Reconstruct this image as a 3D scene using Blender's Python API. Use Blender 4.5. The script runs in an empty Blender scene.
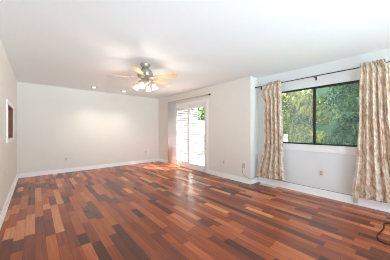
import bpy, bmesh, math, random
from mathutils import Vector, Matrix
random.seed(7)
SC = bpy.context.scene
COL = SC.collection
R = math.radians

# ---------------------------------------------------------------- camera, sky, light, exposure
CAM_Z = 1.22
cd = bpy.data.cameras.new('camera'); cam = bpy.data.objects.new('camera', cd); COL.objects.link(cam)
cam.location = (0, 0, CAM_Z); cam.rotation_euler = (R(90), 0, -math.atan2(.65, .76))
cd.sensor_width = 36; cd.sensor_fit = 'HORIZONTAL'; cd.lens = 187 / 390 * 36; cd.clip_start = .05
SC.camera = cam

world = bpy.data.worlds.new('sky'); SC.world = world; world.use_nodes = True
wn = world.node_tree.nodes; wl = world.node_tree.links; wn.clear()
wo = wn.new('ShaderNodeOutputWorld'); wb = wn.new('ShaderNodeBackground')
sky = wn.new('ShaderNodeTexSky'); sky.sky_type = 'HOSEK_WILKIE'; sky.turbidity = 5; sky.ground_albedo = .4
sky.sun_direction = Vector((.6, -.8, .9)).normalized()
wmix = wn.new('ShaderNodeMixRGB'); wmix.inputs[0].default_value = .75
wmix.inputs[2].default_value = (.80, .92, 1, 1)
wl.new(sky.outputs[0], wmix.inputs[1]); wl.new(wmix.outputs[0], wb.inputs[0])
wb.inputs[1].default_value = 1.5
wl.new(wb.outputs[0], wo.inputs[0])

sd = bpy.data.lights.new('sun', 'SUN'); sun = bpy.data.objects.new('sun', sd); COL.objects.link(sun)
sd.energy = 50; sd.angle = R(5); sd.color = (1, .96, .90)
sun.rotation_euler = Vector((-.6, .8, -.9)).to_track_quat('-Z', 'Y').to_euler()
sun.location = (6, -8, 9)

def area(name, loc, target, sx, sy, power, color):
    d = bpy.data.lights.new(name, 'AREA'); o = bpy.data.objects.new(name, d); COL.objects.link(o)
    d.shape = 'RECTANGLE'; d.size = sx; d.size_y = sy; d.energy = power; d.color = color
    o.location = loc
    o.rotation_euler = (Vector(target) - Vector(loc)).to_track_quat('-Z', 'Y').to_euler()
    return o
# added fill lamp behind the camera, a cool wash on the window wall
wall_fill = area('rear_wall_fill', (.7, -3.0, 1.3), (4.0, 1.0, 1.35), 1.6, 1.7, 30, (.57, .80, 1))
wall_fill.data.spread = R(90)
# added fill lamp outside the rear opening, aimed up to brighten the ceiling
ceil_fill = area('ceiling_fill', (1.7, -3.2, .45), (.9, 2.9, 2.75), 3.2, .9, 120, (.63, .83, 1))
ceil_fill.data.spread = R(80)

SC.view_settings.view_transform = 'Standard'; SC.view_settings.look = 'None'
SC.view_settings.gamma = 1; SC.view_settings.use_curve_mapping = False
SC.view_settings.exposure = 0.1
SC.cycles.max_bounces = 12; SC.cycles.diffuse_bounces = 8; SC.cycles.transparent_max_bounces = 16
SC.cycles.use_denoising = True; SC.cycles.filter_width = 1.0
SC.cycles.sample_clamp_indirect = 8
SC.cycles.caustics_reflective = False; SC.cycles.caustics_refractive = False

# ---------------------------------------------------------------- materials
def lin(c):
    return tuple(((v / 255) / 12.92 if v / 255 <= .04045 else ((v / 255 + .055) / 1.055) ** 2.4) for v in c)

class NT:
    def __init__(s, name):
        s.m = bpy.data.materials.new(name); s.m.use_nodes = True
        s.n = s.m.node_tree.nodes; s.l = s.m.node_tree.links
        s.p = s.n['Principled BSDF']; s.out = s.n['Material Output']
    def add(s, t, **kw):
        nd = s.n.new(t)
        for k, v in kw.items(): setattr(nd, k, v)
        return nd
    def math(s, op, a, b=None, c=None):
        nd = s.n.new('ShaderNodeMath'); nd.operation = op
        for i, v in enumerate((a, b, c)):
            if v is None: continue
            if isinstance(v, (int, float)): nd.inputs[i].default_value = v
            else: s.l.new(v, nd.inputs[i])
        return nd.outputs[0]
    def mix(s, f, a, b, mode='MIX'):
        nd = s.n.new('ShaderNodeMixRGB'); nd.blend_type = mode
        for i, v in enumerate((f, a, b)):
            if isinstance(v, (int, float)): nd.inputs[i].default_value = v
            elif isinstance(v, tuple): nd.inputs[i].default_value = (*v, 1)
            else: s.l.new(v, nd.inputs[i])
        return nd.outputs[0]
    def ramp(s, f, stops, interp='LINEAR'):
        nd = s.n.new('ShaderNodeValToRGB'); nd.color_ramp.interpolation = interp
        el = nd.color_ramp.elements
        while len(el) < len(stops): el.new(.5)
        for e, (p, c) in zip(el, stops): e.position = p; e.color = (*c, 1)
        s.l.new(f, nd.inputs[0]); return nd.outputs[0]

def mat(name, rgb, rough=.5, metal=0, var=.05, scale=40, bump=0.0, spec=.5, coat=0):
    t = NT(name); c = lin(rgb)
    tc = t.add('ShaderNodeTexCoord'); nz = t.add('ShaderNodeTexNoise'); nz.inputs['Scale'].default_value = scale
    nz.inputs['Detail'].default_value = 4
    t.l.new(tc.outputs['Object'], nz.inputs['Vector'])
    lo = tuple(v * (1 - var) for v in c); hi = tuple(min(1, v * (1 + var)) for v in c)
    t.l.new(t.ramp(nz.outputs['Fac'], [(.3, lo), (.7, hi)]), t.p.inputs['Base Color'])
    t.p.inputs['Roughness'].default_value = rough; t.p.inputs['Metallic'].default_value = metal
    t.p.inputs['Specular IOR Level'].default_value = spec; t.p.inputs['Coat Weight'].default_value = coat
    if bump:
        b = t.add('ShaderNodeBump'); b.inputs['Strength'].default_value = bump; b.inputs['Distance'].default_value = .004
        t.l.new(nz.outputs['Fac'], b.inputs['Height']); t.l.new(b.outputs[0], t.p.inputs['Normal'])
    return t.m

def emit(name, rgb, strength):
    t = NT(name); t.p.inputs['Base Color'].default_value = (*lin(rgb), 1)
    t.p.inputs['Emission Color'].default_value = (*lin(rgb), 1); t.p.inputs['Emission Strength'].default_value = strength
    return t.m

def glass(name, tint, haze, refl=.08):
    t = NT(name); t.n.remove(t.p)
    tr = t.add('ShaderNodeBsdfTransparent'); tr.inputs[0].default_value = (*tint, 1)
    gl = t.add('ShaderNodeBsdfGlossy'); gl.inputs['Roughness'].default_value = .02
    lw = t.add('ShaderNodeLayerWeight'); lw.inputs[0].default_value = .25
    df = t.add('ShaderNodeBsdfDiffuse'); df.inputs[0].default_value = (.72, .9, .86, 1)
    m1 = t.add('ShaderNodeMixShader'); m2 = t.add('ShaderNodeMixShader')
    t.l.new(t.math('MULTIPLY', lw.outputs['Fresnel'], refl * 6), m1.inputs[0])
    t.l.new(tr.outputs[0], m1.inputs[1]); t.l.new(gl.outputs[0], m1.inputs[2])
    m2.inputs[0].default_value = haze
    t.l.new(m1.outputs[0], m2.inputs[1]); t.l.new(df.outputs[0], m2.inputs[2])
    t.l.new(m2.outputs[0], t.out.inputs[0])
    return t.m

def floor_mat():
    t = NT('plank_floor'); W = .092
    tc = t.add('ShaderNodeTexCoord'); sx = t.add('ShaderNodeSeparateXYZ'); t.l.new(tc.outputs['Object'], sx.inputs[0])
    X, Y = sx.outputs[0], sx.outputs[1]
    rx = t.math('DIVIDE', X, W); row = t.math('FLOOR', rx); fx = t.math('FRACT', rx)
    wr = t.add('ShaderNodeTexWhiteNoise', noise_dimensions='1D'); t.l.new(row, wr.inputs['W'])
    wr2 = t.add('ShaderNodeTexWhiteNoise', noise_dimensions='1D'); t.l.new(t.math('ADD', row, 57.3), wr2.inputs['W'])
    L = t.math('MULTIPLY_ADD', wr.outputs['Value'], .9, .8)
    cy = t.math('DIVIDE', t.math('MULTIPLY_ADD', wr2.outputs['Value'], 3.0, Y), L)
    # board ends jitter per cell
    cell = t.math('FLOOR', cy); fy = t.math('FRACT', cy)
    cb = t.add('ShaderNodeCombineXYZ'); t.l.new(row, cb.inputs[0]); t.l.new(cell, cb.inputs[1])
    wn_ = t.add('ShaderNodeTexWhiteNoise', noise_dimensions='2D'); t.l.new(cb.outputs[0], wn_.inputs['Vector'])
    cut = t.math('MULTIPLY_ADD', wn_.outputs['Value'], .6, .2)        # split each cell once more at a random place
    sub = t.math('GREATER_THAN', fy, cut)
    cb2 = t.add('ShaderNodeCombineXYZ'); t.l.new(row, cb2.inputs[0]); t.l.new(cell, cb2.inputs[1]); t.l.new(sub, cb2.inputs[2])
    wc = t.add('ShaderNodeTexWhiteNoise', noise_dimensions='3D'); t.l.new(cb2.outputs[0], wc.inputs['Vector'])
    col = t.ramp(wc.outputs['Value'], [(0, lin((90, 55, 45))), (.1, lin((110, 64, 50))), (.32, lin((142, 73, 49))),
                                       (.6, lin((164, 86, 54))), (.84, lin((192, 109, 67))), (1, lin((222, 150, 102)))])
    # grain
    mp = t.add('ShaderNodeMapping'); mp.inputs['Scale'].default_value = (26, 1.8, 1)
    va = t.add('ShaderNodeVectorMath', operation='ADD'); t.l.new(tc.outputs['Object'], va.inputs[0]); t.l.new(wc.outputs['Color'], va.inputs[1])
    t.l.new(va.outputs[0], mp.inputs['Vector'])
    nz = t.add('ShaderNodeTexNoise'); nz.inputs['Scale'].default_value = 1.6; nz.inputs['Detail'].default_value = 6
    t.l.new(mp.outputs[0], nz.inputs['Vector'])
    gr = t.ramp(nz.outputs['Fac'], [(.32, (.52, .49, .47)), (.68, (1.08, 1.08, 1.08))])
    col = t.mix(.55, col, gr, 'MULTIPLY')
    # joints
    ex = t.math('MINIMUM', fx, t.math('SUBTRACT', 1, fx))
    jx = t.math('LESS_THAN', ex, .018)
    e1 = t.math('MULTIPLY', t.math('MINIMUM', fy, t.math('SUBTRACT', 1, fy)), L)
    e2 = t.math('MULTIPLY', t.math('ABSOLUTE', t.math('SUBTRACT', fy, cut)), L)
    jy = t.math('LESS_THAN', t.math('MINIMUM', e1, e2), .0022)
    j = t.math('MAXIMUM', jx, jy)
    col = t.mix(t.math('MULTIPLY', j, .55), col, lin((40, 20, 15)))
    t.l.new(col, t.p.inputs['Base Color'])
    t.l.new(t.math('MULTIPLY_ADD', nz.outputs['Fac'], .05, .235), t.p.inputs['Roughness'])
    t.p.inputs['Specular IOR Level'].default_value = .37; t.p.inputs['Coat Weight'].default_value = 0; t.p.inputs['Coat Roughness'].default_value = .16
    b = t.add('ShaderNodeBump'); b.inputs['Strength'].default_value = .12; b.inputs['Distance'].default_value = .001
    t.l.new(t.math('SUBTRACT', t.math('MULTIPLY', nz.outputs['Fac'], .2), j), b.inputs['Height'])
    t.l.new(b.outputs[0], t.p.inputs['Normal'])
    return t.m

def wood(name, a, b, axis=(40, 4, 40), rough=.4):
    t = NT(name); tc = t.add('ShaderNodeTexCoord'); mp = t.add('ShaderNodeMapping'); mp.inputs['Scale'].default_value = axis
    t.l.new(tc.outputs['Object'], mp.inputs['Vector'])
    nz = t.add('ShaderNodeTexNoise'); nz.inputs['Scale'].default_value = 1; nz.inputs['Detail'].default_value = 5
    t.l.new(mp.outputs[0], nz.inputs['Vector'])
    t.l.new(t.ramp(nz.outputs['Fac'], [(.3, lin(a)), (.7, lin(b))]), t.p.inputs['Base Color'])
    t.p.inputs['Roughness'].default_value = rough
    return t.m

def curtain_mat():
    t = NT('leaf_print_fabric'); uv = t.add('ShaderNodeUVMap'); uv.uv_map = 'UVMap'
    wz = t.add('ShaderNodeTexNoise'); wz.inputs['Scale'].default_value = 5; t.l.new(uv.outputs[0], wz.inputs['Vector'])
    vm = t.add('ShaderNodeVectorMath', operation='MULTIPLY_ADD'); vm.inputs[1].default_value = (.18, .18, 0)
    t.l.new(wz.outputs['Color'], vm.inputs[0]); t.l.new(uv.outputs[0], vm.inputs[2])
    mp = t.add('ShaderNodeMapping'); mp.inputs['Rotation'].default_value = (0, 0, .6); mp.inputs['Scale'].default_value = (6, 3.2, 1)
    t.l.new(vm.outputs[0], mp.inputs['Vector'])
    vo = t.add('ShaderNodeTexVoronoi', feature='F1'); vo.inputs['Scale'].default_value = 1.3; t.l.new(mp.outputs[0], vo.inputs['Vector'])
    wv = t.add('ShaderNodeTexWave'); wv.bands_direction = 'DIAGONAL'; wv.inputs['Scale'].default_value = 3.2; wv.inputs['Distortion'].default_value = 7
    wv.inputs['Detail'].default_value = 3; t.l.new(vm.outputs[0], wv.inputs['Vector'])
    f = t.math('ADD', t.math('MULTIPLY', vo.outputs['Distance'], .8), t.math('MULTIPLY', wv.outputs['Fac'], .24))
    c = t.ramp(f, [(.10, lin((132, 102, 78))), (.24, lin((192, 162, 132))), (.42, lin((210, 184, 156))), (.58, lin((234, 222, 206))),
                   (.82, lin((176, 146, 118)))])
    nz = t.add('ShaderNodeTexNoise'); nz.inputs['Scale'].default_value = 26; t.l.new(uv.outputs[0], nz.inputs['Vector'])
    c = t.mix(.3, c, t.ramp(nz.outputs['Fac'], [(.38, lin((126, 100, 78))), (.56, lin((222, 206, 186)))]))
    t.l.new(c, t.p.inputs['Base Color']); t.p.inputs['Roughness'].default_value = .75
    t.p.inputs['Sheen Weight'].default_value = .2
    return t.m

def leaf_mat(name, a, b, c):
    t = NT(name); g = t.add('ShaderNodeNewGeometry')
    t.l.new(t.ramp(g.outputs['Random Per Island'], [(0, lin(a)), (.5, lin(b)), (1, lin(c))]), t.p.inputs['Base Color'])
    t.p.inputs['Roughness'].default_value = .6; t.p.inputs['Specular IOR Level'].default_value = .2
    return t.m

M = dict(
    wall=mat('wall_paint', (233, 231, 225), .75, var=.012, scale=3),
    wallc=mat('wall_paint_cool_light_cast', (229, 234, 236), .75, var=.012, scale=3),  # cool light on the window wall is mixed into this paint colour
    ceil=mat('ceiling_paint', (238, 243, 246), .85, var=.012, scale=60, bump=.15),
    trim=mat('white_trim_paint', (246, 248, 248), .4, var=.01),
    floor=floor_mat(),
    upvc=mat('white_door_frame', (240, 240, 240), .35, var=.01),
    dark=mat('dark_bronze_frame', (52, 52, 52), .4, .3, var=.1),
    iron=mat('dark_rod_metal', (62, 54, 50), .4, .6, var=.1),
    pewter=mat('antique_pewter', (178, 172, 160), .38, .7, var=.2, scale=25),
    maple=wood('maple_blade', (214, 168, 120), (236, 198, 152), (8, 60, 60), .35),
    brown=wood('stained_wood', (120, 62, 34), (152, 84, 48), (40, 40, 4), .4),
    plate=mat('plastic_plate', (226, 222, 214), .4, var=.01),
    socket=mat('socket_plastic', (176, 170, 162), .45, var=.02),
    slot=mat('slot_dark', (50, 48, 46), .6),
    beige=mat('beige_plastic', (205, 190, 160), .5, var=.03),
    vane=None,
    rail=mat('rail_white_metal', (196, 190, 184), .4, var=.02),
    cable=mat('grey_cable', (104, 102, 98), .5),
    cableblk=mat('black_cord_rubber', (14, 12, 12), .7),
    register=mat('register_metal', (232, 226, 218), .45, var=.03),
    curtain=curtain_mat(),
    glass=glass('door_glass', (.98, .99, .98), .0),
    glass_l=glass('hazy_window_glass', (.90, .95, .92), .2),
    glass_r=glass('tinted_window_glass', (.80, .93, .90), .12),
    shade=None, bulb=emit('bulb_glow', (255, 226, 180), 3), lamp=emit('downlight_glow', (255, 230, 190), 4),
    siding=mat('siding_darkened_for_sun', (92, 93, 93), .6, var=.01),  # white boards darkened to grey so strong sun keeps the lap lines
    deck=mat('deck_boards', (214, 210, 202), .7, var=.06, scale=8),
    grass=mat('lawn', (88, 104, 60), .9, var=.3, scale=3),
    hill=mat('wooded_slope', (52, 74, 52), .95, var=.35, scale=4),
    soffit=mat('eave_paint', (220, 220, 216), .7, var=.02),
    bark=mat('bark', (84, 68, 56), .9, var=.25, scale=15, bump=.5),
    leafy=leaf_mat('yellow_green_leaves', (112, 118, 50), (160, 156, 76), (196, 184, 104)),
    leafd=leaf_mat('dark_green_leaves', (32, 64, 52), (54, 96, 76), (90, 130, 106)),
    leafm=leaf_mat('mid_green_leaves', (52, 84, 50), (84, 120, 72), (122, 150, 96)),
)
ts = NT('frosted_shade_glass')
ts.p.inputs['Base Color'].default_value = (.80, .75, .68, 1); ts.p.inputs['Roughness'].default_value = .4
ts.p.inputs['Transmission Weight'].default_value = .4
ts.p.inputs['Emission Color'].default_value = (1, .84, .62, 1); ts.p.inputs['Emission Strength'].default_value = .28
M['shade'] = ts.m
tv = NT('vane_vinyl'); dfv = tv.p; dfv.inputs['Base Color'].default_value = (*lin((226, 226, 228)), 1); dfv.inputs['Roughness'].default_value = .5
nzv = tv.add('ShaderNodeTexNoise'); nzv.inputs['Scale'].default_value = 14
tv.l.new(tv.ramp(nzv.outputs['Fac'], [(.3, lin((222, 221, 222))), (.7, lin((230, 229, 230)))]), dfv.inputs['Base Color'])
trv = tv.add('ShaderNodeBsdfTranslucent'); trv.inputs[0].default_value = (.75, .76, .78, 1)
mxv = tv.add('ShaderNodeMixShader'); mxv.inputs[0].default_value = .05
tv.l.new(dfv.outputs[0], mxv.inputs[1]); tv.l.new(trv.outputs[0], mxv.inputs[2]); tv.l.new(mxv.outputs[0], tv.out.inputs[0])
M['vane'] = tv.m

# ---------------------------------------------------------------- mesh helpers
class MB:
    def __init__(s): s.v = []; s.f = []; s.uv = None
    def box(s, x0, x1, y0, y1, z0, z1):
        b = len(s.v)
        s.v += [(x, y, z) for z in (z0, z1) for y in (y0, y1) for x in (x0, x1)]
        s.f += [tuple(b + i for i in q) for q in ((0, 2, 3, 1), (4, 5, 7, 6), (0, 1, 5, 4), (2, 6, 7, 3), (0, 4, 6, 2), (1, 3, 7, 5))]
        return s
    def tube(s, pts, r, n=10, cap=True):
        pts = [Vector(p) for p in pts]; rs = r if isinstance(r, (list, tuple)) else [r] * len(pts)
        b = len(s.v); prev = None
        for i, p in enumerate(pts):
            tg = (pts[min(i + 1, len(pts) - 1)] - pts[max(i - 1, 0)]).normalized()
            if prev is None:
                a = tg.cross(Vector((0, 0, 1)))
                if a.length < .05: a = tg.cross(Vector((1, 0, 0)))
            else: a = prev - tg * prev.dot(tg)
            a.normalize(); prev = a; c = tg.cross(a)
            for k in range(n):
                w = 2 * math.pi * k / n; s.v.append(tuple(p + (a * math.cos(w) + c * math.sin(w)) * rs[i]))
        for i in range(len(pts) - 1):
            for k in range(n):
                s.f.append((b + i * n + k, b + i * n + (k + 1) % n, b + (i + 1) * n + (k + 1) % n, b + (i + 1) * n + k))
        if cap:
            s.f.append(tuple(b + k for k in reversed(range(n)))); s.f.append(tuple(b + (len(pts) - 1) * n + k for k in range(n)))
        return s
    def lathe(s, prof, c=(0, 0, 0), n=28, axis=None, flute=None):
        # prof: (r, z); axis: matrix for tilt
        b = len(s.v); mt = axis or Matrix.Identity(3); c = Vector(c)
        for j, (r, z) in enumerate(prof):
            for k in range(n):
                w = 2 * math.pi * k / n; rr = r * (1 + (flute(j, w) if flute else 0))
                s.v.append(tuple(c + mt @ Vector((rr * math.cos(w), rr * math.sin(w), z))))
        for i in range(len(prof) - 1):
            for k in range(n):
                s.f.append((b + i * n + k, b + i * n + (k + 1) % n, b + (i + 1) * n + (k + 1) % n, b + (i + 1) * n + k))
        if prof[0][0] > 1e-4: s.f.append(tuple(b + k for k in reversed(range(n))))
        if prof[-1][0] > 1e-4: s.f.append(tuple(b + (len(prof) - 1) * n + k for k in range(n)))
        return s
    def prism(s, outline, z0, z1, mt=None):
        b = len(s.v); n = len(outline); mt = mt or Matrix.Identity(4)
        for z in (z0, z1):
            for x, y in outline: s.v.append(tuple(mt @ Vector((x, y, z))))
        s.f.append(tuple(b + k for k in reversed(range(n)))); s.f.append(tuple(b + n + k for k in range(n)))
        for k in range(n): s.f.append((b + k, b + (k + 1) % n, b + n + (k + 1) % n, b + n + k))
        return s
    def build(s, name, m, parent=None, smooth=False, bevel=0, loc=None):
        me = bpy.data.meshes.new(name); me.from_pydata(s.v, [], s.f); me.update()
        bm = bmesh.new(); bm.from_mesh(me); bmesh.ops.remove_doubles(bm, verts=bm.verts, dist=1e-5)
        bmesh.ops.recalc_face_normals(bm, faces=bm.faces); bm.to_mesh(me); bm.free()
        if smooth:
            for p in me.polygons: p.use_smooth = True
            me.set_sharp_from_angle(angle=R(40))
        o = bpy.data.objects.new(name, me); COL.objects.link(o); me.materials.append(m)
        if parent: o.parent = parent
        if loc: o.location = loc
        if bevel:
            bv = o.modifiers.new('bevel', 'BEVEL'); bv.width = bevel; bv.segments = 2; bv.limit_method = 'ANGLE'
        return o

def tag(o, label, cat, group=None, kind=None):
    o['label'] = label; o['category'] = cat
    if group: o['group'] = group
    if kind: o['kind'] = kind
    return o
def thing(name, label, cat, loc=(0, 0, 0), rz=0, group=None, kind=None):
    o = bpy.data.objects.new(name, None); COL.objects.link(o); o.location = loc; o.rotation_euler = (0, 0, rz)
    o.empty_display_size = .1
    return tag(o, label, cat, group, kind)
def struct(name, mb, m, label, cat, **kw): return tag(mb.build(name, m, **kw), label, cat, kind='structure')
def copy_tree(o, parent=None):
    c = o.copy(); COL.objects.link(c); c.parent = parent
    for ch in list(o.children): copy_tree(ch, c)
    return c

# ---------------------------------------------------------------- the room
XL, XR, XW, YB, YS, YR, H = -.35, 3.70, 4.0, 6.53, 2.40, -2.6, 2.44
T = .16
DY0, DY1, DZ = 3.82, 5.58, 2.04              # sliding door opening
WY0, WY1, WZ0, WZ1 = .44, 1.96, .94, 2.04    # window opening
PY0, PY1, PZ0, PZ1 = 4.30, 5.40, 1.07, 1.65  # pass-through opening
floor = struct('floor', MB().box(XL - T, XW + T, YR - T, YB + T, -.12, 0), M['floor'], 'reddish brown hardwood plank floor with mixed dark and orange boards', 'floor')
struct('ceiling', MB().box(XL - T, XW + T, YR - T, YB + T, H, H + .14), M['ceil'], 'flat white ceiling', 'ceiling')
w = MB()
w.box(XL - T, XL, YR - T, PY0, 0, H); w.box(XL - T, XL, PY1, YB + T, 0, H)
w.box(XL - T, XL, PY0, PY1, 0, PZ0); w.box(XL - T, XL, PY0, PY1, PZ1, H)
struct('wall_left', w, M['wall'], 'off-white left wall with a small wood-lined opening', 'wall')
struct('wall_back', MB().box(XL, XR, YB, YB + T, 0, H), M['wall'], 'long blank off-white back wall', 'wall')
w = MB()
w.box(XR, XW + T, YS, YS + T, 0, H); w.box(XR, XR + T, YS + T, DY0, 0, H); w.box(XR, XR + T, DY1, YB + T, 0, H)
w.box(XR, XR + T, DY0, DY1, DZ, H)
struct('wall_right', w, M['wall'], 'off-white wall that holds the sliding door, with its short return', 'wall')
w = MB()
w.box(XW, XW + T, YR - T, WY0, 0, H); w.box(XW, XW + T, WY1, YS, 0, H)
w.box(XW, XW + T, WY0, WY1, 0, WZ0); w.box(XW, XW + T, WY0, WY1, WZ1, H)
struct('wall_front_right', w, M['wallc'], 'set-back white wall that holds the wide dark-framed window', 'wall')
w = MB(); RX0, RX1, RZ0, RZ1 = .15, 3.55, .25, 2.25
w.box(XL, RX0, YR - T, YR, 0, H); w.box(RX1, XW, YR - T, YR, 0, H)
w.box(RX0, RX1, YR - T, YR, 0, RZ0); w.box(RX0, RX1, YR - T, YR, RZ1, H)
struct('wall_rear', w, M['wall'], 'rear wall behind the viewer with an opening added for fill light', 'wall')
b = MB(); b.box(RX0, RX1, YR - .1, YR - .05, RZ0, RZ0 + .06); b.box(RX0, RX1, YR - .1, YR - .05, RZ1 - .06, RZ1)  # rear window is added to let the fill lamps in
for x in (RX0, 1.25, 2.39, RX1 - .06): b.box(x, x + .06, YR - .1, YR - .05, RZ0 + .06, RZ1 - .06)
w3 = struct('added_window_3', b, M['upvc'], 'white frame of the rear window added for fill light', 'window')
MB().box(RX0 + .06, RX1 - .06, YR - .08, YR - .074, RZ0 + .06, RZ1 - .06).build('glass_pane', M['glass'], w3)

def baseboard(name, segs, h, label):
    b = MB()
    for axis, a0, a1, face, sgn in segs:
        for z0, z1, th in ((0, h - .018, .016), (h - .018, h, .010)):
            f0, f1 = sorted((face, face + sgn * th))
            if axis == 'y': b.box(f0, f1, a0, a1, z0, z1)
            else: b.box(a0, a1, f0, f1, z0, z1)
        f0, f1 = sorted((face + sgn * .016, face + sgn * .028))
        if axis == 'y': b.box(f0, f1, a0, a1, 0, .016)
        else: b.box(a0, a1, f0, f1, 0, .016)
    struct(name, b, M['trim'], label, 'baseboard')
baseboard('baseboard_left', [('y', YR, YB, XL, 1)], .105, 'white baseboard along the left wall')
baseboard('baseboard_back', [('x', XL + .03, XR - .03, YB, -1)], .105, 'white baseboard along the back wall')
baseboard('baseboard_right', [('y', YS - .016, DY0 - .07, XR, -1), ('y', DY1 + .07, YB, XR, -1), ('x', XR, XW - .03, YS, -1)], .11, 'white baseboard beside the sliding door and round the wall end')
baseboard('baseboard_window', [('y', YR, YS - .03, XW, -1)], .13, 'taller white baseboard under the window')

# sliding door
door = thing('door_1', 'white sliding glass patio door opening onto a bright deck', 'door', (XR, (DY0 + DY1) / 2, 0), kind='structure')
DW = DY1 - DY0; hw = DW / 2
b = MB(); b.box(.02, .14, -hw, -hw + .035, .02, DZ); b.box(.02, .14, hw - .035, hw, .02, DZ)
b.box(.02, .14, -hw + .035, hw - .035, DZ - .045, DZ); b.box(.0, .16, -hw, hw, 0, .03)
b.build('frame', M['upvc'], door, bevel=.003)
b = MB(); b.box(-.014, 0, -hw - .065, -hw + .005, 0, DZ + .06); b.box(-.014, 0, hw - .005, hw + .065, 0, DZ + .06)
b.box(-.014, 0, -hw + .005, hw - .005, DZ - .005, DZ + .06)
b.build('casing', M['trim'], door, bevel=.003)
def panel(name, y0, y1, x0, x1):
    z0, z1, st, tr, br = .032, DZ - .047, .085, .10, .14
    b = MB(); b.box(x0, x1, y0, y0 + st, z0, z1); b.box(x0, x1, y1 - st, y1, z0, z1)
    b.box(x0, x1, y0 + st, y1 - st, z0, z0 + br); b.box(x0, x1, y0 + st, y1 - st, z1 - tr, z1)
    p = b.build(name, M['upvc'], door, bevel=.004)
    xm = (x0 + x1) / 2
    MB().box(xm - .004, xm + .004, y0 + st, y1 - st, z0 + br, z1 - tr).build('glass_pane', M['glass'], p)
    return p
panel('fixed_panel', -.045, hw - .037, .088, .13)
sp = panel('sliding_panel', -hw + .037, .045, .035, .078)
b = MB(); y = -hw + .075
b.tube([(.035, y, .88), (.008, y, .895), (-.008, y, .93), (-.008, y, 1.0), (.008, y, 1.035), (.035, y, 1.05)], .012)
ho = b.build('handle', M['maple'], sp, smooth=True); ho['label'] = 'light wooden pull handle'

# window
win = thing('window_1', 'wide two-pane sliding window with a dark frame', 'window', (XW, (WY0 + WY1) / 2, WZ0), kind='structure')
ww = (WY1 - WY0) / 2; wh = WZ1 - WZ0
b = MB(); x0, x1 = .035, .10
b.box(x0, x1, -ww, -ww + .02, 0, wh); b.box(x0, x1, ww - .02, ww, 0, wh)
b.box(x0, x1, -ww + .02, ww - .02, 0, .014); b.box(x0, x1, -ww + .02, ww - .02, wh - .016, wh)
b.build('window_frame', M['dark'], win)
def sash(name, y0, y1, x0, x1, gm, st):
    z0, z1 = .014, wh - .016; b = MB()
    b.box(x0, x1, y0, y0 + st[0], z0, z1); b.box(x0, x1, y1 - st[1], y1, z0, z1)
    b.box(x0, x1, y0 + st[0], y1 - st[1], z0, z0 + .012); b.box(x0, x1, y0 + st[0], y1 - st[1], z1 - .014, z1)
    s_ = b.build(name, M['dark'], win); xm = (x0 + x1) / 2
    MB().box(xm - .003, xm + .003, y0 + st[0], y1 - st[1], z0 + .012, z1 - .014).build('glass_pane', gm, s_)
    return s_
sash('fixed_sash', -ww + .02, .055, .07, .095, M['glass_r'], (.018, .04))
ss = sash('sliding_sash', .012, ww - .02, .04, .065, M['glass_l'], (.04, .018))
MB().box(.022, .04, .012, .036, .50, .60).build('latch', M['slot'], ss, bevel=.003)
b = MB(); b.box(-.012, .0, -ww - .05, ww + .05, -.13, -.012); b.box(-.022, .036, -ww - .0, ww + .0, -.012, -.0)
b.build('sill', M['trim'], win, bevel=.003)

# pass-through in the left wall
pt = thing('window_2', 'small pass-through opening in the left wall with white casing and wood lining', 'opening', (XL, (PY0 + PY1) / 2, PZ0), kind='structure')
pw, ph = (PY1 - PY0) / 2, PZ1 - PZ0
b = MB(); c = .09
b.box(0, .018, -pw - c, -pw, -.06, ph + .06); b.box(0, .018, pw, pw + c, -.06, ph + .06)
b.box(0, .018, -pw, pw, -.06, 0); b.box(0, .018, -pw, pw, ph, ph + .06)
b.build('casing', M['trim'], pt, bevel=.003)
b = MB(); b.box(-T, 0, -pw, -pw + .015, 0, ph); b.box(-T, 0, pw - .015, pw, 0, ph)
b.box(-T, 0, -pw + .015, pw - .015, 0, .015); b.box(-T, 0, -pw + .015, pw - .015, ph - .015, ph)
lb = b.build('lining', M['brown'], pt); lb['label'] = 'brown stained wood lining'
b = MB(); b.box(-T - .02, -T, -pw, pw, 0, ph)
for y in (-pw + .02, .03):
    b.box(-T, -T + .012, y, y + .06, .02, ph - .02); b.box(-T, -T + .012, y + pw - .11, y + pw - .05, .02, ph - .02)
    b.box(-T, -T + .012, y + .06, y + pw - .11, .02, .08); b.box(-T, -T + .012, y + .06, y + pw - .11, ph - .08, ph - .02)
b.build('shutter', M['brown'], pt)

# ---------------------------------------------------------------- outside
struct('ground', MB().box(-30, 40, -30, 40, -.8, -.55), M['grass'], 'grassy yard outside', 'ground')
b = MB()
for i in range(22):
    x = XR + T + .005 + i * .145; b.box(x, x + .138, YS + T + .4, 6.60 if x < 5.86 else 8.5, -.09, -.04)
struct('deck', b, M['deck'], 'pale boarded deck outside the sliding door', 'deck')
b = MB(); b.box(XR + T, 4.41, YS + T, YB + T + .1, H + .10, H + .22); b.box(XR + T, 5.15, YR - .6, YS + T, H + .10, H + .22)  # unseen eave, depths shaped to limit sun through door and window
struct('eave', b, M['soffit'], 'unseen roof eave added to shade the door and window', 'eave')
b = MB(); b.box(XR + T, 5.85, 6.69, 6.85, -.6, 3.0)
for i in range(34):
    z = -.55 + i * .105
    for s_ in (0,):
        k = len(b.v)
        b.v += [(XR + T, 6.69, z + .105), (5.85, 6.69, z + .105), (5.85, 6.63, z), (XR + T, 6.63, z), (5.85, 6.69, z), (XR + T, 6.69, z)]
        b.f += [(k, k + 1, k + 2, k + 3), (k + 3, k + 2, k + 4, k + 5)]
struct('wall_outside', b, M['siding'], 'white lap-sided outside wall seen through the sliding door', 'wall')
rl = thing('deck_railing', 'white wooden railing at the far edge of the deck outside the sliding door', 'railing', (6.98, 4.7, -.04))
b = MB(); b.box(-.05, .05, -1.7, 3.8, .98, 1.02); b.box(-.02, .02, -1.7, 3.8, .88, .96); b.box(-.02, .02, -1.7, 3.8, .08, .15)
b.build('rail', M['upvc'], rl)
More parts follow.
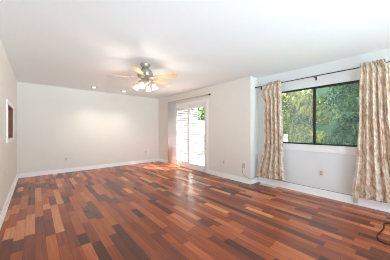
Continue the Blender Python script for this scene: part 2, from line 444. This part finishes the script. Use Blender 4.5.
for y in (-1.7, 0, 1.8, 3.7): MB().box(-.05, .05, y, y + .1, 0, 1.1).build('post', M['upvc'], rl)
for i in range(38):
    y = -1.54 + i * .14
    if min(abs(y - .05), abs(y - 1.85)) > .07: MB().box(-.018, .018, y - .018, y + .018, .15, .88).build('baluster', M['upvc'], rl)

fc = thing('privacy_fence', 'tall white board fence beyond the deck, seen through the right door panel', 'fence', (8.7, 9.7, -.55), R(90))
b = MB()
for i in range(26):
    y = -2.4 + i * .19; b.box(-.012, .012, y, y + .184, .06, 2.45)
b.build('board_panel', M['siding'], fc)  # white fence boards share the siding grey darkened against the sun
b = MB(); b.box(.012, .05, -2.4, 2.54, .3, .4); b.box(.012, .05, -2.4, 2.54, 2.05, 2.15); b.build('rail', M['upvc'], fc)
for y in (-2.4, .02, 2.44): MB().box(.05, .15, y, y + .1, 0, 2.32).build('post', M['upvc'], fc)

def make_tree(name, label, loc, h, crown, nleaf, lm, leaf=.14, group=None, seed=0):
    rnd = random.Random(seed); t = thing(name, label, 'tree', loc, rnd.random() * 6, group)
    top = Vector((rnd.uniform(-.2, .2), rnd.uniform(-.2, .2), h * .8)); b = MB()
    b.tube([(0, 0, -.1), (.03, .02, h * .3), tuple(top * .7), tuple(top)], [.13, .10, .06, .02], 8)
    clumps = []
    for i in range(crown[3]):
        a = rnd.random() * 6.283; zz = rnd.uniform(crown[1], crown[2])
        rr = crown[0] * rnd.uniform(.3, .95) * (1 - .45 * abs(zz - (crown[1] + crown[2]) / 2) / ((crown[2] - crown[1]) / 2 + .01))
        p = Vector((rr * math.cos(a), rr * math.sin(a), zz)); clumps.append((p, rnd.uniform(.4, .75) * crown[0] * .6))
        st = Vector((0, 0, max(.3, zz - rr * .5))) 
        b.tube([tuple(st * 1.0), tuple((st + p) / 2 + Vector((0, 0, .1))), tuple(p)], [.04, .025, .01], 5)
    b.build('trunk', M['bark'], t, smooth=True)
    f = MB()
    for i in range(nleaf):
        p, r = rnd.choice(clumps)
        d = Vector((rnd.gauss(0, 1), rnd.gauss(0, 1), rnd.gauss(0, 1))).normalized() * r * rnd.uniform(.55, 1.05); d.z *= .75
        q = p + d; n = (d.normalized() + Vector((rnd.uniform(-.7, .7), rnd.uniform(-.7, .7), rnd.uniform(-.2, .9)))).normalized()
        u = n.cross(Vector((rnd.random(), rnd.random(), .3))).normalized(); v = n.cross(u); s_ = leaf * rnd.uniform(.6, 1.2)
        k = len(f.v)
        f.v += [tuple(q - u * s_), tuple(q - v * s_ * .5), tuple(q + u * s_ + n * s_ * -.2), tuple(q + v * s_ * .5)]
        f.f.append((k, k + 1, k + 2, k + 3))
    me = bpy.data.meshes.new('foliage'); me.from_pydata(f.v, [], f.f); me.materials.append(lm)
    o = bpy.data.objects.new('foliage', me); COL.objects.link(o); o.parent = t
    return t
G = -.55
# (x, y, height, radius, crown bottom, crown top, clumps, leaves)
make_tree('leafy_tree', 'yellow-green leafy tree filling the left window pane', (9.4, 4.1, G), 4.4, (1.8, .8, 3.7, 17), 3800, M['leafy'], .12, seed=3)
make_tree('young_tree', 'small yellow-green sapling just right of the window mullion', (7.6, 2.1, G), 2.0, (.42, .7, 1.7, 9), 700, M['leafy'], .10, seed=4)
make_tree('dense_tree', 'dark green dense tree filling the right window pane', (10.4, .5, G), 5.4, (1.9, .6, 4.8, 34), 6500, M['leafd'], .13, seed=5)
for i, (x, y, s) in enumerate([(13.6, 6.3, .9), (17.0, 9.6, 1.0), (15.2, 1.6, 1.1), (13.0, -3.0, 1.0)]):
    make_tree('woodland_tree', 'dark green tree in the dense row at the back of the yard', (x, y, G), 6.5 * s, (2.0 * s, .5, 5.6 * s, 34), 5200, M['leafd'] if i % 2 else M['leafm'], .18, 'trees at the back of the yard', 20 + i)
make_tree('garden_tree', 'green tree seen past the siding through the right door panel', (12.0, 13.2, G), 5.6, (1.7, 1.2, 4.2, 24), 4000, M['leafm'], .13, seed=9)
b = MB(); n = 24
for i in range(n + 1):
    y = -16 + i * 40 / n
    for j, (x, z) in enumerate([(17.5, -.6), (19, 1.8), (21, 4.5), (25, 7.5), (30, 9)]):
        b.v.append((x + .8 * math.sin(i * 1.7 + j), y, z + (.5 * math.sin(i * .9 + j * 2) if j else 0)))
for i in range(n):
    for j in range(4): k = i * 5 + j; b.f.append((k, k + 5, k + 6, k + 1))
struct('hillside', b, M['hill'], 'wooded slope behind the yard', 'hill', smooth=True)

# ---------------------------------------------------------------- ceiling fan
FX, FY = 1.55, 3.228
fan = thing('ceiling_fan', 'five-blade maple ceiling fan with pewter body and four lit glass shades', 'ceiling fan', (FX, FY, H))
b = MB(); b.lathe([(.02, 0), (.082, 0), (.088, -.012), (.078, -.05), (.05, -.075), (.03, -.085)])
b.build('canopy', M['pewter'], fan, smooth=True)
b = MB(); b.lathe([(.028, -.078), (.06, -.085), (.066, -.10), (.10, -.115), (.125, -.135), (.13, -.145), (.126, -.152), (.134, -.16), (.134, -.205), (.128, -.212), (.142, -.222), (.136, -.24), (.105, -.262), (.07, -.282), (.02, -.284)], n=48,
    flute=lambda j, w_: .035 * math.cos(16 * w_) if j in (7, 8) else 0)
b.build('motor_housing', M['pewter'], fan, smooth=True)
b = MB(); b.lathe([(.03, -.28), (.052, -.288), (.06, -.31), (.068, -.32), (.07, -.345), (.045, -.368), (.018, -.38), (.012, -.395), (0.0001, -.40)])
b.build('switch_housing', M['pewter'], fan, smooth=True)
# direction helper: camera-plane angle of the blades measured in the room
def blade_dir(k):
    a = R(-17.6 + 72 * k); lat, d = math.cos(a), math.sin(a)
    return math.atan2(-.65 * lat + .76 * d, .76 * lat + .65 * d)
def blade_outline():
    pts = []; L0, L1 = .20, .64
    for i in range(13):
        u = i / 12; x = L0 + (L1 - .05 - L0) * u; pts.append((x, -(.048 + .020 * u)))
    for i in range(1, 10):
        a = -math.pi / 2 + math.pi * i / 10; pts.append((L1 - .05 + .05 * math.cos(a), .068 * math.sin(a)))
    for i in range(13):
        u = 1 - i / 12; x = L0 + (L1 - .05 - L0) * u; pts.append((x, .048 + .020 * u))
    return pts
BZ = -.262
bl0 = MB().prism(blade_outline(), -.003, .003).build('blade', M['maple'], fan, bevel=.0015)
b = MB(); b.prism([(.05, -.02), (.12, -.022), (.16, -.012), (.20, -.045), (.255, -.05), (.275, -.02), (.285, 0), (.275, .02), (.255, .05), (.20, .045), (.16, .012), (.12, .022), (.05, .02)], .003, .010)
for sx, sy in ((.225, -.025), (.225, .025), (.262, 0)): b.lathe([(.007, -.006), (.007, -.003)], (sx, sy, 0), 8)
ir0 = b.build('blade_iron', M['pewter'], bl0, bevel=.002)
for k in range(5):
    bl = bl0 if k == 0 else bl0.copy()
    if k:
        COL.objects.link(bl); bl.parent = fan; i2 = ir0.copy(); COL.objects.link(i2); i2.parent = bl
    bl.location = (0, 0, BZ); bl.rotation_euler = (R(-12), 0, blade_dir(k))
# light kit
arm0 = None
for k in range(4):
    a = R(-4 + 90 * k); lat, d = math.cos(a), math.sin(a); wa = math.atan2(-.65 * lat + .76 * d, .76 * lat + .65 * d)
    if arm0 is None:
        b = MB(); b.tube([(.05, 0, -.33), (.09, 0, -.318), (.125, 0, -.325), (.145, 0, -.35)], .009, 8)
        tilt = Matrix.Rotation(R(-24), 3, 'Y')
        b.lathe([(.010, .02), (.022, .012), (.026, -.012), (.020, -.018)], (.145, 0, -.365), 16, tilt)
        arm0 = b.build('lamp_arm', M['pewter'], fan, smooth=True)
        b = MB(); prof = [(.022, -.012), (.030, -.024), (.040, -.045), (.043, -.07), (.049, -.092), (.058, -.106), (.055, -.106), (.046, -.09), (.040, -.07), (.036, -.046), (.027, -.026), (.020, -.014)]
        b.lathe(prof, (.145, 0, -.365), 24, tilt, flute=lambda j, w_: .05 * math.cos(8 * w_) if 3 <= j <= 7 else 0)
        sh0 = b.build('glass_shade', M['shade'], arm0, smooth=True)
        b = MB(); b.lathe([(.010, -.014), (.013, -.03), (.026, -.055), (.028, -.068), (.022, -.085), (.0001, -.094)], (.145, 0, -.365), 16, tilt)
        bu0 = b.build('bulb', M['bulb'], arm0, smooth=True)
        arm = arm0
    else:
        arm = copy_tree(arm0, fan)
    arm.rotation_euler = (0, 0, wa)
for k in range(4):
    a = R(-4 + 90 * k); lat, d = math.cos(a), math.sin(a); wa = math.atan2(-.65 * lat + .76 * d, .76 * lat + .65 * d)
    pd = bpy.data.lights.new('fan_bulb_light', 'POINT'); po = bpy.data.objects.new('fan_bulb_light', pd); COL.objects.link(po)
    pd.energy = 4.5; pd.color = (1, .87, .72); pd.shadow_soft_size = .03
    po.location = (FX + .20 * math.cos(wa), FY + .20 * math.sin(wa), H - .545)

# recessed lights
rc0 = None
for x, y, lab in ((1.28, 5.92, 'left of the two lit recessed ceiling lights near the back wall'), (2.11, 5.90, 'right of the two lit recessed ceiling lights, nearer the fan shades')):
    if rc0 is None:
        rc0 = rc = thing('recessed_light', lab, 'ceiling light', group='recessed lights by the back wall')
        b = MB(); b.lathe([(.062, -.006), (.085, -.006), (.09, -.001), (.09, 0), (.06, 0)], n=28); b.build('trim_ring', M['pewter'], rc, smooth=True)
        b = MB(); b.lathe([(.0001, -.022), (.03, -.018), (.05, -.008), (.06, -.001), (.0001, -.0005)], n=24); b.build('bulb', M['lamp'], rc, smooth=True)
    else:
        rc = copy_tree(rc0); rc['label'] = lab
    rc.location = (x, y, H)
    l = bpy.data.lights.new('recessed_spot', 'SPOT'); lo = bpy.data.objects.new('recessed_spot', l); COL.objects.link(lo)
    l.energy = 34; l.color = (1, .87, .72); l.spot_size = R(110); l.spot_blend = .9; l.shadow_soft_size = .05; lo.location = (x, y, H - .05)

# ---------------------------------------------------------------- vertical blind
vb = thing('vertical_blind', 'grey-white vertical blind drawn open to the left of the sliding door', 'blind', (XR, 4.8, 2.15))
b = MB(); b.box(-.085, -.045, -1.15, .90, .03, .065); b.build('head_rail', M['rail'], vb, bevel=.004)
MB().box(-.09, -.038, -1.175, -1.15, .024, .07).build('end_cap', M['iron'], vb, bevel=.004)
MB().box(-.09, -.038, 0.90, 0.915, .024, .07).build('end_cap', M['iron'], vb, bevel=.004)
for y in (-1.08, -.1, .85): MB().box(-.045, 0, y - .015, y + .015, .045, .062).build('bracket', M['rail'], vb)
v0 = None
for i in range(14):
    if v0 is None:
        b = MB(); n = 8; zt, zb = .02, -2.115
        for z in (zt, zb):
            for j in range(n + 1):
                u = j / n - .5; b.v.append((u * .089, .010 * (1 - 4 * u * u), z))
        for j in range(n): b.f.append((j, j + 1, n + 2 + j, n + 1 + j))
        v0 = v = b.build('vane', M['vane'], vb, smooth=True)
        sl = v.modifiers.new('thickness', 'SOLIDIFY'); sl.thickness = .0012
        cp = MB(); cp.box(-.008, .008, -.004, .012, .018, .03); c0 = cp.build('vane_clip', M['plate'], v)
    else: v = copy_tree(v0, vb)
    v.location = (-.065, .46 + i * .033, 0); v.rotation_euler = (0, 0, R(-62 + random.uniform(-6, 6)))

# ---------------------------------------------------------------- curtain rod and curtains
RXc, RZc = 3.885, 2.205
rod = thing('curtain_rod', 'thin dark metal curtain rod above the wide window', 'curtain rod', (RXc, 1.0, RZc))
MB().tube([(0, 1.34, 0), (0, -1.5, 0)], .0085, 12).build('rod', M['iron'], rod, smooth=True)
b = MB(); b.lathe([(.0001, .052), (.012, .05), (.02, .04), (.021, .028), (.012, .016), (.014, .008), (.010, 0)], (0, 1.34, 0), 16, Matrix.Rotation(R(-90), 3, 'X'))
b.build('finial', M['iron'], rod, smooth=True)
for y in (.185, 1.30, -1.42):
    b = MB(); b.tube([(XW - RXc, y, -.02), (.03, y, -.02), (.004, y, -.014)], .005, 8); b.box(XW - RXc - .006, XW - RXc, y - .012, y + .012, -.055, .015)
    b.box(-.004, .004, y - .005, y + .005, -.03, -.006)
    b.build('bracket', M['iron'], rod)

def interp(tab, z):
    if z >= tab[0][0]: return tab[0][1]
    for (z0, v0_), (z1, v1_) in zip(tab, tab[1:]):
        if z <= z0 and z >= z1:
            t = (z0 - z) / (z0 - z1); t = t * t * (3 - 2 * t); return v0_ + (v1_ - v0_) * t
    return tab[-1][1]
def curtain(label, left, right, hem, nfold, seed, ztop=2.262):
    rnd = random.Random(seed); ph_ = [rnd.random() * 6.28 for _ in range(5)]
    yc = (left[0][1] + right[0][1]) / 2
    root = thing('curtain', label, 'curtain', (RXc, yc, RZc), group='patterned window curtains')
    nu, nv = 150, 70
    def X(u, z):
        k = min(1, max(0, (RZc - .03 - z) / .5)); amp = .010 + .016 * k
        uu = u + .025 * math.sin(5 * u + ph_[0]) + .018 * k * math.sin(2.2 * z + ph_[1])
        return -.028 - .012 * k + amp * math.sin(2 * math.pi * nfold * uu + ph_[2]) + .35 * amp * math.sin(2 * math.pi * nfold * 2.3 * uu + ph_[3]) - .012 * k
    def sheet(name, z_of, nv, off=0, yl=None, yr=None, extra=None):
        vs, fs, uvs = [], [], []
        for j in range(nv + 1):
            for i in range(nu + 1):
                u = i / nu; z = z_of(u, j / nv)
                a = (yl or (lambda z: interp(left, z)))(z); c_ = (yr or (lambda z: interp(right, z)))(z)
                y = a + (c_ - a) * u
                x = X(u, z) + off + (extra(u, z) if extra else 0)
                x = min(x, XW - RXc - .02)
                vs.append((x, y - yc, z - RZc)); uvs.append((u * 1.15, z))
        for j in range(nv):
            for i in range(nu): k = j * (nu + 1) + i; fs.append((k, k + 1, k + nu + 2, k + nu + 1))
        me = bpy.data.meshes.new(name); me.from_pydata(vs, [], fs); ul = me.uv_layers.new(name='UVMap')
        for lp in me.loops: ul.data[lp.index].uv = uvs[lp.vertex_index]
        for p in me.polygons: p.use_smooth = True
        me.materials.append(M['curtain'])
        o = bpy.data.objects.new(name, me); COL.objects.link(o); o.parent = root
        m_ = o.modifiers.new('thickness', 'SOLIDIFY'); m_.thickness = .003; m_.offset = 0
        return o
    sheet('panel', lambda u, t: (RZc - .012) + (hem(u) - (RZc - .012)) * t, nv)
    # gathered header ruffle above the rod, and the sleeve behind it
    sheet('header_ruffle', lambda u, t: ztop + .007 * math.sin(40 * u + ph_[4]) - (ztop - RZc + .014) * t, 6, extra=lambda u, z: .022 * (1 if z > RZc + .015 else 0) * 1.0 + .006 * math.sin(70 * u))
    sheet('rod_sleeve', lambda u, t: RZc + .016 - .036 * t, 4, off=.056, extra=lambda u, z: .004 * math.sin(90 * u))
    return root
curtain('beige leaf-print curtain hanging at the left end of the rod by the wall corner',
        [(2.26, 2.098), (2.20, 2.12), (2.05, 2.217), (1.80, 2.133), (1.0, 2.133), (.15, 2.285)],
        [(2.26, 1.79), (1.84, 1.759), (1.2, 1.749), (.6, 1.728), (.15, 1.698)],
        lambda u: .155 + .035 * u + .008 * math.sin(30 * u), 4.2, 11)
curtain('beige leaf-print curtain hanging at the right of the window, bunched wider',
        [(2.26, .548), (1.5, .55), (.9, .572), (.17, .64)],
        [(2.26, .262), (2.1, .22), (1.5, .19), (.9, .15), (.17, .04)],
        lambda u: .165 + .03 * u + .008 * math.sin(34 * u), 4.6, 12)

# ---------------------------------------------------------------- outlets, cables, floor register
def outlet_thing(loc, rz, label):
    o = thing('wall_outlet', label, 'outlet', loc, rz, 'wall outlets'); return o
out0 = None
for loc, rz, lab in (((.68, YB, .38), 0, 'white wall outlet on the left half of the back wall'),
                     ((3.15, YB, .395), 0, 'white wall outlet low on the back wall near the sliding door corner'),
                     ((XR, 3.18, .395), R(-90), 'white wall outlet between the sliding door and the cable plate'),
                     ((XW, 1.105, .43), R(-90), 'white wall outlet below the wide window'),
                     ((XL, 4.25, .48), R(90), 'white wall outlet low on the left wall below the pass-through')):
    if out0 is None:
        out0 = o = outlet_thing(loc, rz, lab)
        MB().box(-.035, .035, -.006, 0, -.057, .057).build('cover_plate', M['plate'], o, bevel=.003)
        for z in (-.021, .021):
            rcp = MB().prism([(.0165 * math.cos(a), .014 * math.sin(a)) for a in [i * math.pi / 8 for i in range(16)]], -.0025, .0, Matrix.Translation((0, -.006, z)) @ Matrix.Rotation(R(90), 4, 'X') @ Matrix.Scale(-1, 4, (0, 0, 1))).build('receptacle', M['socket'], o)
            b = MB(); b.box(-.007, -.0045, -.0092, -.0084, z - .003, z + .006); b.box(.0045, .007, -.0092, -.0084, z - .003, z + .006); b.box(-.002, .002, -.0092, -.0084, z - .010, z - .006)
            b.build('slots', M['slot'], rcp)
        b = MB(); b.lathe([(.003, 0), (.003, .001)], (0, -.0075, 0), 10, Matrix.Rotation(R(90), 3, 'X')); b.build('screw', M['pewter'], o)
    else:
        o = copy_tree(out0); o['label'] = lab; o.location = loc; o.rotation_euler = (0, 0, rz)
cp = thing('cable_plate', 'beige coaxial cable plate near the wall end right of the sliding door', 'wall plate', (XR, 2.575, .385), R(-90))
MB().box(-.035, .035, -.006, 0, -.057, .057).build('cover_plate', M['beige'], cp, bevel=.003)
b = MB(); b.lathe([(.007, 0), (.007, .01), (.0045, .01), (.0045, .02)], (0, -.006, 0), 12, Matrix.Rotation(R(90), 3, 'X')); b.build('connector', M['pewter'], cp)

def spline(pts, n=8):
    out = []; P = [Vector(p) for p in pts]
    for i in range(len(P) - 1):
        a, b_, c_, d = P[max(i - 1, 0)], P[i], P[i + 1], P[min(i + 2, len(P) - 1)]
        for k in range(n):
            t = k / n
            out.append(.5 * ((2 * b_) + (c_ - a) * t + (2 * a - 5 * b_ + 4 * c_ - d) * t * t + (3 * b_ - a - 3 * c_ + d) * t ** 3))
    out.append(P[-1]); return out
zc = .134
pts = [(XR - .0285, 2.575, .385), (XR - .045, 2.585, .37), (XR - .03, 2.60, .29), (XR - .022, 2.575, .20), (XR - .020, 2.52, .145), (XR - .020, 2.46, .125), (XR - .022, YS - .01, .118),
       (XR + .02, YS - .024, .118), (XR + .15, YS - .02, .122), (XW - .03, YS - .02, .13), (XW - .008, YS - .06, zc), (XW - .008, 2.2, zc), (XW - .008, 1.5, zc + .001), (XW - .008, 1.0, zc), (XW - .009, .65, zc), (XW - .009, .3, zc), (XW - .009, -.8, zc)]
tag(MB().tube(spline(pts, 8), .0042, 8).build('coaxial_cable', M['cable'], smooth=True), 'thin grey cable drooping from the beige plate and running along the window baseboard', 'cable')
jb = thing('cable_box', 'small beige box on the baseboard below the right curtain', 'cable box', (XW - .016, .615, .035))
MB().box(-.028, 0, -.03, .03, 0, .082).build('cover', M['beige'], jb, bevel=.004)
MB().box(-.016, 0, -.034, .034, -.004, .004).build('base_flange', M['beige'], jb)

fr = thing('floor_register', 'pale metal floor vent beside the baseboard under the left curtain', 'floor vent', (3.885, 2.08, 0))
b = MB(); b.box(-.065, .065, -.18, -.162, 0, .007); b.box(-.065, .065, .162, .18, 0, .007); b.box(-.065, -.047, -.162, .162, 0, .007); b.box(.047, .065, -.162, .162, 0, .007)
b.build('frame', M['register'], fr, bevel=.002)
MB().box(-.047, .047, -.162, .162, .0005, .0015).build('duct_opening', M['slot'], fr)
b = MB()
for i in range(24):
    y = -.155 + i * .0135; b.box(-.047, .047, y, y + .006, .0015, .0055)
b.box(-.004, .004, -.162, .162, .0015, .0062)
b.build('louvers', M['register'], fr)

z = .0065
pts = [(3.975, -.42, .36), (3.93, -.44, .2), (3.86, -.36, .03), (3.74, -.1, z), (3.62, .12, z), (3.52, .205, z), (3.45, .245, z), (3.37, .246, z), (3.285, .240, z), (3.17, .25, z), (3.066, .264, z), (2.99, .272, z), (2.92, .262, z), (2.865, .235, z), (2.845, .16, z), (2.86, .02, z), (2.95, -.18, z), (3.1, -.3, z)]
cord = tag(MB().tube(spline(pts, 8), .0062, 8).build('power_cord', M['cableblk'], smooth=True), 'black power cord looped on the floor at the right edge', 'cord')
